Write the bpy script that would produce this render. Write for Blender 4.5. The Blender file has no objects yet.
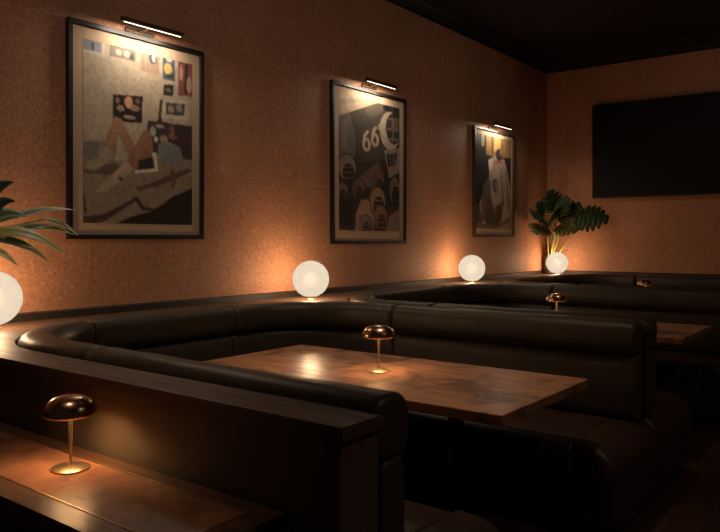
import bpy, bmesh, math, random
import numpy as np
from mathutils import Vector, Matrix, noise
random.seed(7)
PI = math.pi
sc = bpy.context.scene
col = sc.collection

# ------------------------------------------------------------------ materials
def new_mat(name):
    m = bpy.data.materials.new(name); m.use_nodes = True
    nt = m.node_tree; b = nt.nodes['Principled BSDF']
    return m, nt, b
def N(nt, t, **kw):
    n = nt.nodes.new(t)
    for k, v in kw.items(): setattr(n, k, v)
    return n
def rgba(c): return (c[0], c[1], c[2], 1.0)
def ramp(nt, src, stops):
    r = N(nt, 'ShaderNodeValToRGB'); e = r.color_ramp.elements
    e[0].position, e[0].color = stops[0][0], rgba(stops[0][1])
    e[1].position, e[1].color = stops[-1][0], rgba(stops[-1][1])
    for p, c in stops[1:-1]:
        x = e.new(p); x.color = rgba(c)
    nt.links.new(src, r.inputs[0]); return r
def objcoord(nt, scale=(1, 1, 1), rot=(0, 0, 0)):
    tc = N(nt, 'ShaderNodeTexCoord'); mp = N(nt, 'ShaderNodeMapping')
    mp.inputs['Scale'].default_value = scale; mp.inputs['Rotation'].default_value = rot
    nt.links.new(tc.outputs['Object'], mp.inputs[0]); return mp.outputs[0]
def noise_tex(nt, vec, scale, detail=4, rough=.55, dist=0):
    n = N(nt, 'ShaderNodeTexNoise'); n.inputs['Scale'].default_value = scale
    n.inputs['Detail'].default_value = detail; n.inputs['Roughness'].default_value = rough
    n.inputs['Distortion'].default_value = dist
    nt.links.new(vec, n.inputs['Vector']); return n
def bump(nt, b, src, strength, dist=.01):
    n = N(nt, 'ShaderNodeBump'); n.inputs['Strength'].default_value = strength; n.inputs['Distance'].default_value = dist
    nt.links.new(src, n.inputs['Height']); nt.links.new(n.outputs[0], b.inputs['Normal'])
def mixc(nt, fac, a, b, mode='MIX'):
    m = N(nt, 'ShaderNodeMix'); m.data_type = 'RGBA'; m.blend_type = mode
    if isinstance(fac, (int, float)): m.inputs[0].default_value = fac
    else: nt.links.new(fac, m.inputs[0])
    for s, i in ((a, 6), (b, 7)):
        if isinstance(s, tuple): m.inputs[i].default_value = rgba(s)
        else: nt.links.new(s, m.inputs[i])
    return m.outputs[2]
def simple(name, c, rough=.5, metal=0, var=.15, scale=30, spec=.5, coat=0, bstr=0):
    m, nt, b = new_mat(name)
    v = objcoord(nt); n = noise_tex(nt, v, scale)
    r = ramp(nt, n.outputs[0], [(.3, tuple(x*(1-var) for x in c)), (.7, tuple(min(1, x*(1+var)) for x in c))])
    nt.links.new(r.outputs[0], b.inputs['Base Color'])
    b.inputs['Roughness'].default_value = rough; b.inputs['Metallic'].default_value = metal
    b.inputs['Specular IOR Level'].default_value = spec; b.inputs['Coat Weight'].default_value = coat
    b.inputs['Coat Roughness'].default_value = .15
    if bstr: bump(nt, b, n.outputs[0], bstr, .002)
    return m
def emis(name, c, s, gloss=.3):
    m, nt, b = new_mat(name)
    b.inputs['Base Color'].default_value = rgba((.8, .78, .74)); b.inputs['Roughness'].default_value = gloss
    b.inputs['Emission Color'].default_value = rgba(c); b.inputs['Emission Strength'].default_value = s
    return m

def wall_mat(name, plane):
    m, nt, b = new_mat(name)
    tc = N(nt, 'ShaderNodeTexCoord'); v = tc.outputs['Object']
    sep = N(nt, 'ShaderNodeSeparateXYZ'); nt.links.new(v, sep.inputs[0])
    cmb = N(nt, 'ShaderNodeCombineXYZ')
    nt.links.new(sep.outputs[0 if plane == 'x' else 1], cmb.inputs[0]); nt.links.new(sep.outputs[2], cmb.inputs[1])
    br = N(nt, 'ShaderNodeTexBrick'); nt.links.new(cmb.outputs[0], br.inputs[0])
    br.offset = 0.0
    br.inputs['Scale'].default_value = 1; br.inputs['Brick Width'].default_value = .62; br.inputs['Row Height'].default_value = .92
    br.inputs['Mortar Size'].default_value = .0022; br.inputs['Mortar Smooth'].default_value = .3
    br.inputs['Color1'].default_value = rgba((.92, .92, .92)); br.inputs['Color2'].default_value = rgba((1, 1, 1)); br.inputs['Mortar'].default_value = rgba((.66, .62, .60))
    n1 = noise_tex(nt, v, 8, 4, .55, 3.4)
    n2 = noise_tex(nt, v, 42, 3, .6, 1.0)
    n3 = noise_tex(nt, v, 1.7, 2, .5)
    # thin swirling veins
    vm = N(nt, 'ShaderNodeMath', operation='SUBTRACT'); vm.inputs[1].default_value = .5; nt.links.new(n1.outputs[0], vm.inputs[0])
    va = N(nt, 'ShaderNodeMath', operation='ABSOLUTE'); nt.links.new(vm.outputs[0], va.inputs[0])
    r1 = ramp(nt, va.outputs[0], [(0, (.26, .12, .065)), (.018, (.78, .40, .235)), (.05, (.52, .25, .145)), (.2, (.72, .355, .205))])
    r2 = ramp(nt, n2.outputs[0], [(.32, (.76, .75, .74)), (.62, (1.1, 1.08, 1.06))])
    r3 = ramp(nt, n3.outputs[0], [(.3, (.90, .90, .90)), (.7, (1.10, 1.10, 1.10))])
    c = mixc(nt, 1.0, r1.outputs[0], r2.outputs[0], 'MULTIPLY'); c = mixc(nt, 1.0, c, r3.outputs[0], 'MULTIPLY')
    c = mixc(nt, 1.0, c, br.outputs[0], 'MULTIPLY')
    nt.links.new(c, b.inputs['Base Color'])
    b.inputs['Roughness'].default_value = .62; b.inputs['Specular IOR Level'].default_value = .35
    bump(nt, b, n1.outputs[0], .25, .006)
    return m

def wood_mat(name, cols, rough=.3, gscale=(1.2, 9, 9), coat=.2, knots=0, bstr=.05, planks=None):
    m, nt, b = new_mat(name)
    v = objcoord(nt, gscale)
    n = noise_tex(nt, v, 2.2, 6, .6, 1.0)
    r = ramp(nt, n.outputs[0], [(.28, cols[0]), (.5, cols[1]), (.72, cols[2])])
    c = r.outputs[0]
    v2 = objcoord(nt)
    if knots:
        k = noise_tex(nt, v2, 3.4, 5, .62, .8)
        rk = ramp(nt, k.outputs[0], [(.36, (1-knots, 1-knots, 1-knots)), (.50, (1, 1, 1))])
        c = mixc(nt, 1.0, c, rk.outputs[0], 'MULTIPLY')
    if planks:
        br = N(nt, 'ShaderNodeTexBrick'); nt.links.new(v2, br.inputs[0]); br.offset = .4
        br.inputs['Scale'].default_value = 1; br.inputs['Brick Width'].default_value = planks[0]; br.inputs['Row Height'].default_value = planks[1]
        br.inputs['Mortar Size'].default_value = .002
        br.inputs['Color1'].default_value = rgba((.75, .75, .75)); br.inputs['Color2'].default_value = rgba((1.1, 1.1, 1.1)); br.inputs['Mortar'].default_value = rgba((.25, .25, .25))
        c = mixc(nt, 1.0, c, br.outputs[0], 'MULTIPLY')
    nt.links.new(c, b.inputs['Base Color'])
    rr = ramp(nt, n.outputs[0], [(.3, (rough*1.25,)*3), (.7, (rough*.8,)*3)])
    nt.links.new(rr.outputs[0], b.inputs['Roughness'])
    b.inputs['Coat Weight'].default_value = coat; b.inputs['Coat Roughness'].default_value = .26
    bump(nt, b, n.outputs[0], bstr, .003)
    return m

def leather_mat(name, c, rough=.42):
    m, nt, b = new_mat(name)
    v = objcoord(nt)
    n = noise_tex(nt, v, 3, 3, .5); n2 = noise_tex(nt, v, 260, 2, .5); n3 = noise_tex(nt, v, 14, 3, .5, .6)
    r = ramp(nt, n.outputs[0], [(.3, tuple(x*.85 for x in c)), (.7, tuple(x*1.15 for x in c))])
    nt.links.new(r.outputs[0], b.inputs['Base Color'])
    b.inputs['Roughness'].default_value = rough; b.inputs['Specular IOR Level'].default_value = .45
    ad = N(nt, 'ShaderNodeMath', operation='MULTIPLY_ADD'); ad.inputs[1].default_value = .12
    nt.links.new(n2.outputs[0], ad.inputs[0]); nt.links.new(n3.outputs[0], ad.inputs[2])
    bump(nt, b, ad.outputs[0], .22, .008)
    return m

M = {}
M['wall_l'] = wall_mat('copper_cork_wallpaper_long', 'x')
M['wall_b'] = wall_mat('copper_cork_wallpaper_end', 'y')
M['ceiling'] = simple('black_ceiling_paint', (.010, .008, .007), .8, scale=3)
M['crown'] = simple('black_satin_moulding', (.005, .004, .0035), .6, scale=6)
M['leather'] = leather_mat('dark_brown_leather', (.066, .050, .035), .44)
M['seat_leather'] = leather_mat('oxblood_brown_leather', (.040, .020, .015), .44)
M['panel'] = simple('dark_bronze_panel', (.125, .092, .060), .55, scale=5, spec=.4)
M['ledge'] = wood_mat('dark_walnut_ledge', [(.085, .050, .030), (.11, .065, .039), (.135, .08, .048)], .5, (9, 1.2, 9), coat=.0, bstr=.03)
M['trim'] = simple('dark_walnut_trim', (.035, .024, .018), .5, scale=8)
M['table'] = wood_mat('rustic_redwood_top', [(.22, .095, .048), (.44, .21, .11), (.58, .30, .17)], .34, (9, 1.3, 9), coat=.15, knots=.65, bstr=.06)
M['burl'] = wood_mat('copper_burl_inlay', [(.26, .105, .055), (.40, .175, .095), (.50, .24, .14)], .30, (3, 3, 3), coat=.3, knots=.5, bstr=.03)
M['console'] = wood_mat('dark_mahogany_border', [(.10, .045, .025), (.14, .065, .037), (.18, .085, .05)], .36, (9, 1.3, 9), coat=.3, bstr=.02)
M['floor'] = wood_mat('dark_red_floorboards', [(.040, .020, .013), (.065, .032, .020), (.09, .045, .028)], .45, (1.3, 9, 9), coat=0, planks=(1.6, .16))
M['brass'] = simple('aged_brass', (.85, .66, .38), .36, 1.0, var=.12, scale=9)
M['bronze'] = simple('dark_bronze_shade', (.66, .44, .28), .24, 1.0, var=.3, scale=12)
M['black'] = simple('black_steel', (.012, .011, .010), .5)
M['frame_black'] = simple('black_frame_wood', (.010, .008, .007), .45)
M['frame_brown'] = simple('brown_frame_wood', (.055, .035, .022), .4)
M['mat'] = simple('cream_mount_card', (.74, .53, .36), .8, var=.03)
M['bezel'] = simple('black_plastic', (.010, .009, .009), .45)
M['screen'] = simple('switched_off_screen', (.006, .005, .005), .5, spec=.25, var=.05)
def opal():
    m, nt, b = new_mat('milky_globe_glass')
    out = nt.nodes['Material Output']
    b.inputs['Base Color'].default_value = rgba((.5, .5, .48)); b.inputs['Roughness'].default_value = .25
    t = N(nt, 'ShaderNodeBsdfTransparent'); d = N(nt, 'ShaderNodeBsdfTranslucent'); d.inputs[0].default_value = rgba(OPAL)
    m1 = N(nt, 'ShaderNodeMixShader'); m1.inputs[0].default_value = .75
    nt.links.new(t.outputs[0], m1.inputs[1]); nt.links.new(d.outputs[0], m1.inputs[2])
    m2 = N(nt, 'ShaderNodeMixShader'); m2.inputs[0].default_value = .10
    nt.links.new(m1.outputs[0], m2.inputs[1]); nt.links.new(b.outputs[0], m2.inputs[2])
    nt.links.new(m2.outputs[0], out.inputs[0]); return m
OPAL = (.0132, .0232, .0375)
M['globe'] = opal()
M['led'] = emis('warm_white_led', (1.0, .80, .58), 5)
M['dark_bronze'] = simple('dark_bronze_metal', (.16, .11, .07), .35, .9)
M['bulb'] = emis('warm_lamp_diffuser', (1.0, .62, .30), 46)
M['stem'] = simple('pale_green_stem', (.30, .30, .07), .5)
M['monstera'] = simple('dark_monstera_leaf', (.045, .085, .025), .38, var=.3)
M['monstera2'] = simple('olive_monstera_leaf', (.20, .20, .05), .38, var=.3)
M['soil'] = simple('dark_soil', (.03, .02, .015), .9)
M['vase'] = simple('dark_glazed_ceramic', (.05, .04, .035), .2)
# two-toned leaf: cream edge, green middle, from the leaf's own UV
def variegated(name, mid, edge):
    m, nt, b = new_mat(name)
    tc = N(nt, 'ShaderNodeTexCoord'); s = N(nt, 'ShaderNodeSeparateXYZ'); nt.links.new(tc.outputs['UV'], s.inputs[0])
    n = noise_tex(nt, tc.outputs['UV'], 7, 3, .6)
    a = N(nt, 'ShaderNodeMath', operation='MULTIPLY_ADD'); a.inputs[1].default_value = .5; nt.links.new(n.outputs[0], a.inputs[0]); nt.links.new(s.outputs[1], a.inputs[2])
    r = ramp(nt, a.outputs[0], [(.70, mid), (.86, edge)])
    nt.links.new(r.outputs[0], b.inputs['Base Color']); b.inputs['Roughness'].default_value = .4
    return m
M['varieg'] = variegated('variegated_leaf', (.20, .28, .13), (.66, .70, .48))
M['varieg2'] = variegated('yellow_green_leaf', (.50, .50, .16), (.75, .66, .34))
M['darkleaf'] = variegated('dark_green_leaf', (.03, .06, .03), (.12, .17, .08))
def pane_mat():
    m, nt, b = new_mat('picture_glass')
    out = nt.nodes['Material Output']; nt.nodes.remove(b)
    t = N(nt, 'ShaderNodeBsdfTransparent'); g = N(nt, 'ShaderNodeBsdfGlossy'); g.inputs['Roughness'].default_value = .07
    mx = N(nt, 'ShaderNodeMixShader'); mx.inputs[0].default_value = .075
    nt.links.new(t.outputs[0], mx.inputs[1]); nt.links.new(g.outputs[0], mx.inputs[2])
    nt.links.new(mx.outputs[0], out.inputs[0]); return m
M['pane'] = pane_mat()
def print_mat():
    m, nt, b = new_mat('printed_photograph')
    a = N(nt, 'ShaderNodeVertexColor'); a.layer_name = 'print'
    nt.links.new(a.outputs[0], b.inputs['Base Color']); b.inputs['Roughness'].default_value = .55
    return m
M['print'] = print_mat()

# ------------------------------------------------------------------ mesh helpers
def link(name, bm, mat, parent=None, smooth=False, loc=None, angle=None):
    bmesh.ops.recalc_face_normals(bm, faces=bm.faces)
    me = bpy.data.meshes.new(name); bm.to_mesh(me); bm.free()
    mats = mat if isinstance(mat, (list, tuple)) else [mat]
    for x in mats: me.materials.append(x)
    if smooth:
        for p in me.polygons: p.use_smooth = True
        if angle: me.set_sharp_from_angle(angle=math.radians(angle))
    o = bpy.data.objects.new(name, me); col.objects.link(o)
    if parent: o.parent = parent
    if loc: o.location = loc
    return o
def tag(o, label, cat, group=None, kind=None):
    o['label'] = label; o['category'] = cat
    if group: o['group'] = group
    if kind: o['kind'] = kind
    return o
def thing(name, loc, label, cat, group=None, rz=0):
    o = bpy.data.objects.new(name, None); col.objects.link(o); o.location = loc; o.rotation_euler = (0, 0, rz)
    o.empty_display_size = .1
    return tag(o, label, cat, group)
def struct(name, bm, mat, **k):
    o = link(name, bm, mat, **k); o['kind'] = 'structure'; return o
def dup(root, loc, label, rz=None):
    r = root.copy(); col.objects.link(r); r.location = loc; r['label'] = label
    if rz is not None: r.rotation_euler = (0, 0, rz)
    for ch in [c for c in bpy.data.objects if c.parent == root]:
        c = ch.copy(); col.objects.link(c); c.parent = r
        for g in [x for x in bpy.data.objects if x.parent == ch]:
            d = g.copy(); col.objects.link(d); d.parent = c
    return r
def box(bm, x0, x1, y0, y1, z0, z1, bev=0, seg=2):
    b2 = bmesh.new(); bmesh.ops.create_cube(b2, size=1)
    for v in b2.verts:
        v.co = Vector((x0+(v.co.x+.5)*(x1-x0), y0+(v.co.y+.5)*(y1-y0), z0+(v.co.z+.5)*(z1-z0)))
    if bev: bmesh.ops.bevel(b2, geom=b2.edges[:], offset=bev, segments=seg, affect='EDGES', profile=.5)
    me = bpy.data.meshes.new('t'); b2.to_mesh(me); b2.free(); bm.from_mesh(me); bpy.data.meshes.remove(me)
    return bm
def B(*a, **k): return box(bmesh.new(), *a, **k)
def lathe(bm, prof, n=40, cx=0, cy=0):
    rings = []
    for r, z in prof:
        if r < 1e-6: rings.append([bm.verts.new((cx, cy, z))])
        else: rings.append([bm.verts.new((cx+r*math.cos(2*PI*i/n), cy+r*math.sin(2*PI*i/n), z)) for i in range(n)])
    for a, b in zip(rings, rings[1:]):
        for i in range(n):
            j = (i+1) % n
            if len(a) == 1 and len(b) == 1: continue
            if len(a) == 1: bm.faces.new((a[0], b[i], b[j]))
            elif len(b) == 1: bm.faces.new((a[i], a[j], b[0]))
            else: bm.faces.new((a[i], a[j], b[j], b[i]))
    return bm
def tube(bm, pts, rad, n=10):
    pts = [Vector(p) for p in pts]; rings = []
    for i, p in enumerate(pts):
        d = (pts[min(i+1, len(pts)-1)]-pts[max(i-1, 0)]).normalized()
        a = d.orthogonal().normalized() if i == 0 else (u - d*u.dot(d)).normalized()
        u = a; w = d.cross(u); r = rad[i] if isinstance(rad, (list, tuple)) else rad
        rings.append([bm.verts.new(p+u*r*math.cos(2*PI*k/n)+w*r*math.sin(2*PI*k/n)) for k in range(n)])
    for a, b in zip(rings, rings[1:]):
        for k in range(n): bm.faces.new((a[k], a[(k+1) % n], b[(k+1) % n], b[k]))
    bm.faces.new(rings[0]); bm.faces.new(rings[-1][::-1])
    return bm
def prism(bm, poly, z0, z1, bev=0):
    b2 = bmesh.new()
    f = b2.faces.new([b2.verts.new((x, y, z0)) for x, y in poly])
    r = bmesh.ops.extrude_face_region(b2, geom=[f])
    for v in r['geom']:
        if isinstance(v, bmesh.types.BMVert): v.co.z = z1
    if bev:
        es = [e for e in b2.edges if abs(e.verts[0].co.z-z1) < 1e-6 and abs(e.verts[1].co.z-z1) < 1e-6]
        bmesh.ops.bevel(b2, geom=es, offset=bev, segments=2, affect='EDGES')
    me = bpy.data.meshes.new('t'); b2.to_mesh(me); b2.free(); bm.from_mesh(me); bpy.data.meshes.remove(me)
    return bm

# path sampling and upholstery sweeps --------------------------------------
class Path:
    def __init__(s, pts):
        s.p = [Vector(q) for q in pts]; s.d = [0]
        for a, b in zip(s.p, s.p[1:]): s.d.append(s.d[-1]+(b-a).length)
        s.L = s.d[-1]
    def at(s, t):
        t = min(max(t, 0), s.L)
        for i in range(len(s.p)-1):
            if t <= s.d[i+1]+1e-9:
                k = (t-s.d[i])/(s.d[i+1]-s.d[i]); return s.p[i].lerp(s.p[i+1], k)
        return s.p[-1].copy()
    def tan(s, t):
        return (s.at(t+.01)-s.at(t-.01)).normalized()
def u_path(xl, xr, y0, yw, R, na=24):
    pts = [(xl, y0), (xl, yw-R)]
    pts += [(xl+R-R*math.cos(PI/2*k/na), yw-R+R*math.sin(PI/2*k/na)) for k in range(1, na+1)]
    pts += [(xr-R+R*math.sin(PI/2*k/na), yw-R+R*math.cos(PI/2*k/na)) for k in range(0, na+1)]
    pts += [(xr, y0)]
    return Path(pts)
def sweep(bm, path, t0, t1, prof, rnd=.03, step=.04, wob=0.0, seed=0):
    offs = [p[0] for p in prof]; zs = [p[1] for p in prof]
    co, cz = (min(offs)+max(offs))/2, (min(zs)+max(zs))/2
    ho, hz = (max(offs)-min(offs))/2, (max(zs)-min(zs))/2
    ts = set([t0, t1])
    for k in range(1, 7): ts.add(t0+rnd*(k/6)**1.6); ts.add(t1-rnd*(k/6)**1.6)
    n = max(2, int((t1-t0)/step))
    for k in range(1, n):
        t = t0+(t1-t0)*k/n
        if t-t0 > rnd and t1-t > rnd: ts.add(t)
    rings = []
    for t in sorted(ts):
        e = min(t-t0, t1-t); ins = 0
        if e < rnd: ins = rnd*(1-math.sqrt(max(0, 1-(1-e/rnd)**2)))
        ins = min(ins, .8*ho, .8*hz)
        c = path.at(t); d = path.tan(t); nx, ny = d.y, -d.x
        ring = []
        for o, z in prof:
            oo = co+(o-co)*(1-ins/ho); zz = cz+(z-cz)*(1-ins/hz)
            if wob:
                w = noise.noise(Vector((t*5+seed, z*6, o*6)))*wob; oo += w; zz += w*.6
            ring.append(bm.verts.new((c.x+nx*oo, c.y+ny*oo, zz)))
        rings.append(ring)
    m = len(prof)
    for a, b in zip(rings, rings[1:]):
        for k in range(m): bm.faces.new((a[k], a[(k+1) % m], b[(k+1) % m], b[k]))
    bm.faces.new(rings[0]); bm.faces.new(rings[-1][::-1])
    return bm
def superell(ho, z0, z1, e=3.0, n=28, co=0):
    cz, hz = (z0+z1)/2, (z1-z0)/2; out = []
    for k in range(n):
        a = 2*PI*k/n; c, s = math.cos(a), math.sin(a)
        out.append((co+ho*math.copysign(abs(c)**(2/e), c), cz+hz*math.copysign(abs(s)**(2/e), s)))
    return out
def rounded_front(o0, o1, z0, z1, r, rb=.02, n=8):
    out = [(o0, z0), ]
    out += [(o1-rb+rb*math.sin(PI/2*k/3), z0+rb-rb*math.cos(PI/2*k/3)) for k in range(4)]
    out += [(o1-r+r*math.cos(PI/2*k/n), z1-r+r*math.sin(PI/2*k/n)) for k in range(n+1)]
    for k in range(1, 5): out.append((o1-r+(o0+.03-(o1-r))*k/5, z1+.006*math.sin(PI*k/5)))
    out += [(o0+.03, z1), (o0, z1-.03)]
    return out

# ------------------------------------------------------------------ room shell
WY, WX, CZ = 4.0, 9.43, 3.855
struct('floor', B(-1.2, WX+.1, -3.2, WY+.1, -.1, 0), M['floor'])
struct('ceiling', B(-1.2, WX+.1, -3.2, WY+.1, CZ, CZ+.1), M['ceiling'])
struct('wall_left', B(-1.2, WX+.1, WY, WY+.1, 0, CZ), M['wall_l'])
struct('wall_back', B(WX, WX+.1, -3.2, WY, 0, CZ), M['wall_b'])
crown = [(o, z-.105) for o, z in [(0, 3.815), (.018, 3.815), (.018, 3.845), (.03, 3.855), (.035, 3.875), (.06, 3.90), (.10, 3.925), (.105, 3.94), (.16, 3.94), (.165, 3.96), (0, 3.96)]]
def run_profile(name, prof, a, b, axis, mat):
    bm = bmesh.new(); rings = []
    for t in (a, b):
        rings.append([bm.verts.new((t, WY-o, z) if axis == 'x' else (WX-o, t, z)) for o, z in prof])
    m = len(prof)
    for k in range(m): bm.faces.new((rings[0][k], rings[0][(k+1) % m], rings[1][(k+1) % m], rings[1][k]))
    bm.faces.new(rings[0]); bm.faces.new(rings[1][::-1])
    return struct(name, bm, mat)
run_profile('trim_1', crown, -1.2, WX, 'x', M['crown'])
run_profile('trim_2', crown, -3.2, WY, 'y', M['crown'])
LZ = .95
up = [(0, LZ), (.022, LZ), (.022, LZ+.040), (.015, LZ+.048), (0, LZ+.048)]
run_profile('trim_3', up, -1.2, WX, 'x', M['trim'])
run_profile('trim_4', up, -.4, WY, 'y', M['trim'])

# ------------------------------------------------------------------ booths
DIV = [1.445, 4.005, 6.63]; HLS = [.085, .032, .032]; HL = .085; Y0 = 1.15; YW = 3.50; R = .62; OUT = .094
ENDX = 9.055
def arm_x(k):      # xl, xr of booth k
    return DIV[k]+HLS[k]+OUT, (DIV[k+1]-HLS[k+1]-OUT if k < 2 else ENDX)
# continuous ledge along walls and over the dividers
poly = [(-1.2, WY-.001), (WX-.001, WY-.001), (WX-.001, -.4), (ENDX+OUT, -.4)]
for k in (2, 1, 0):
    xl, xr = arm_x(k); ro = R+OUT; na = 14
    if k < 2: poly.append((xr+OUT, 1.10))
    poly += [(xr-R+ro*math.cos(PI/2*j/na), YW-R+ro*math.sin(PI/2*j/na)) for j in range(na+1)]
    poly += [(xl+R-ro*math.sin(PI/2*j/na), YW-R+ro*math.cos(PI/2*j/na)) for j in range(na+1)]
    poly.append((xl-OUT, 1.10))
poly += [(DIV[0]-HL-.005, 1.10), (DIV[0]-HL-.005, 3.2), (DIV[0]-HL-.35, YW+OUT), (-1.2, YW+OUT)]
clean = []
for p in poly:
    if not clean or (abs(p[0]-clean[-1][0])+abs(p[1]-clean[-1][1])) > 1e-4: clean.append(p)
tag(link('booth_ledge', prism(bmesh.new(), clean, LZ-.034, LZ, .004), M['ledge']),
    'dark walnut ledge running along the walls and over the booth dividers under the globe lamps', 'ledge')

for k, c in enumerate(DIV):
    lab = ['low dark panelled booth divider right behind the near inlaid console',
           'booth divider between the nearest booth and the middle booth',
           'booth divider between the middle booth and the furthest booth by the back wall'][k]
    t = thing('booth_divider', (c, 1.15, 0), lab, 'divider', 'booth dividers')
    bm = bmesh.new()
    if k == 0:
        box(bm, -.072, .08, -.035, 2.40, .0, LZ-.036)
        link('panel', bm, M['panel'], t)
        bm = bmesh.new(); box(bm, -.082, -.0722, -.035, .012, .0, LZ-.07, .002); box(bm, -.082, -.0722, .0125, 2.0, LZ-.075, LZ-.036, .002)
        link('moulding', bm, M['panel'], t)
    else:
        box(bm, -.028, .028, .0, 2.40, .475, LZ-.036); box(bm, -.028, .028, .135, 2.40, 0, .475)
        link('panel', bm, M['panel'], t)
        bm = bmesh.new(); box(bm, -.028, .028, -.030, -.001, .475, LZ-.036, .012, 3)
        link('end_cap', bm, M['leather'], t)

roll = superell(.088, .80, .985, 3.0, 30)
back = superell(.062, .465, .806, 4.5, 30, co=.0)
seatp = rounded_front(-.06, .615, .29, .46, .08)
basep = [(-.05, .07), (.575, .07), (.575, .285), (-.05, .285)]
plinth = [(-.04, .0), (.50, .0), (.50, .068), (-.04, .068)]
BL = ['U-shaped dark leather booth bench around the nearest long wooden table',
      'U-shaped dark leather booth bench around the middle table',
      'U-shaped dark leather booth bench against the back wall around the furthest table']
for k in range(3):
    xl, xr = arm_x(k); P = u_path(xl, xr, Y0-.02, YW, R)
    t = thing('booth_bench', ((xl+xr)/2, YW, 0), BL[k], 'booth seat', 'booth benches')
    inv = Vector(t.location)
    def part(name, bm, mat, smooth=True, angle=50):
        for v in bm.verts: v.co -= inv
        return link(name, bm, mat, t, smooth, angle=angle)
    arc = PI/2*R; a0 = YW-R-(Y0-.02); w = xr-xl-2*R
    cuts = [0, 2.57-Y0, a0+arc*.88, a0+arc+w-.12, a0+2*arc+w+.20, P.L]
    for i in range(5):
        part('bolster', sweep(bmesh.new(), P, cuts[i]+.002, cuts[i+1]-.002, roll, .028, .04, .004, seed=k*9+i), M['leather'])
        part('backrest', sweep(bmesh.new(), P, cuts[i]+.002, cuts[i+1]-.002, back, .018, .05, .003, seed=40+k*9+i), M['leather'])
    s0 = .135
    sc_ = [s0, a0-.02, P.L-a0+.02, P.L-(s0 if k < 2 else s0)]
    for i in range(3):
        part('seat_cushion', sweep(bmesh.new(), P, sc_[i]+.002, sc_[i+1]-.002, seatp, .02, .05), M['seat_leather'])
    part('seat_base', sweep(bmesh.new(), P, s0+.01, P.L-s0-.01, basep, .004, .08), M['seat_leather'], False)
    part('plinth', sweep(bmesh.new(), P, s0+.03, P.L-s0-.03, plinth, .004, .08), M['trim'], False)
    # bull-nosed ends of the two arms, facing the aisle
    endp = [(.0, .09), (.0, .30)]
    r = .14
    endp += [(r-r*math.cos(PI/2*j/9), .32+r*math.sin(PI/2*j/9)) for j in range(10)] + [(.205, .462), (.205, .09)]
    ye = 1.06
    def cap(xa, xb):
        q = Path([(xa, ye), (xb, ye)])
        return sweep(bmesh.new(), q, 0, q.L, endp, .045, .05)
    lx = DIV[k]+(.005 if k else .085)
    part('seat_end', cap(xl+.615, lx), M['seat_leather'])
    part('seat_end', cap((DIV[k+1]-.005) if k < 2 else WX-.02, xr-.615), M['seat_leather'])

# ------------------------------------------------------------------ tables
def booth_table(x, label, first=None):
    if first: return dup(first, (x, 2.105, 0), label)
    t = thing('booth_table', (x, 2.105, 0), label, 'table', 'wooden booth tables')
    link('tabletop', B(-.445, .445, -.905, .905, .718, .76, .004), M['table'], t)
    for y in (-.45, .45):
        p = link('pedestal', lathe(bmesh.new(), [(0, .018), (.035, .018), (.035, .70), (0, .70)], 24), M['black'], t, True, (0, y, 0), 40)
        link('foot_plate', B(-.22, .22, -.22, .22, 0, .018, .004), M['black'], p)
        link('mounting_plate', B(-.18, .18, -.18, .18, .70, .717, .002), M['black'], p)
    return t
tab = booth_table(2.865, 'long rustic wooden table of the nearest booth, lamplight pooling on its top')
booth_table(5.475, 'long wooden table in the middle booth, partly behind the divider', tab)
booth_table(8.085, 'long wooden table in the furthest booth before the back wall', tab)

# near console with inlaid top
cz = .70
con = thing('console_table', (1.15, 2.3, 0), 'narrow console with inlaid coppery wooden top in the foreground against the divider', 'table')
def cp(name, bm, mat, **k):
    for v in bm.verts: v.co -= Vector((1.15, 2.3, 0))
    return link(name, bm, mat, con, **k)
bm = bmesh.new()
box(bm, .965, 1.357, 1.29, 3.5, cz-.040, cz-.004, .006, 3)
X0c, X1c, Y0c, Y1c = 1.045, 1.30, 1.37, 3.42
for a in ((.965, X0c-.004, 1.29, 3.5), (X1c+.004, 1.357, 1.29, 3.5), (X0c-.004, X1c+.004, 1.29, Y0c-.004), (X0c-.004, X1c+.004, Y1c+.004, 3.5)):
    box(bm, *a, cz-.006, cz, .0015)
cp('tabletop', bm, M['console'])
cp('inlay_panel', B(X0c+.006, X1c-.006, Y0c+.006, Y1c-.006, cz-.006, cz-.0008), M['burl'])
for a in ((X0c, X0c+.003, Y0c, Y1c), (X1c-.005, X1c+.003, Y0c, Y1c), (X0c+.005, X1c-.005, Y0c-.003, Y0c+.005)):
    cp('brass_inlay', B(*a, cz-.006, cz+.0004), M['brass'])
cp('apron', B(1.0, 1.345, 1.33, 3.45, cz-.13, cz-.041, .004), M['console'])
cp('cabinet_body', B(1.04, 1.355, 1.37, 3.40, .02, cz-.131), M['panel'])

# ------------------------------------------------------------------ mushroom lamps
def mushroom_lamp(loc, label):
    t = thing('table_lamp', loc, label, 'lamp', 'brass mushroom table lamps')
    link('base', lathe(bmesh.new(), [(0, 0), (.056, 0), (.058, .002), (.058, .005), (.055, .007), (.02, .009), (.009, .012), (0, .012)], 48), M['brass'], t, True, angle=35)
    st = link('stem', lathe(bmesh.new(), [(0, .011), (.0045, .011), (.005, .06), (.0065, .13), (.0085, .185), (.0085, .20), (0, .20)], 24), M['brass'], t, True, angle=40)
    prof = [(0, .229), (.022, .228), (.044, .2235), (.060, .215), (.072, .202), (.079, .188), (.0815, .177), (.0805, .170), (.076, .167),
            (.073, .169), (.076, .177), (.073, .190), (.066, .202), (.055, .210), (.042, .2165), (.02, .2205), (0, .221)]
    sh = link('lamp_shade', lathe(bmesh.new(), prof, 56), M['bronze'], t, True)
    link('diffuser', lathe(bmesh.new(), [(.012, .205), (.012, .199), (.046, .199), (.048, .202), (.046, .206), (.012, .206)], 32), M['bulb'], sh, True, angle=40)
    return t
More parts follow.
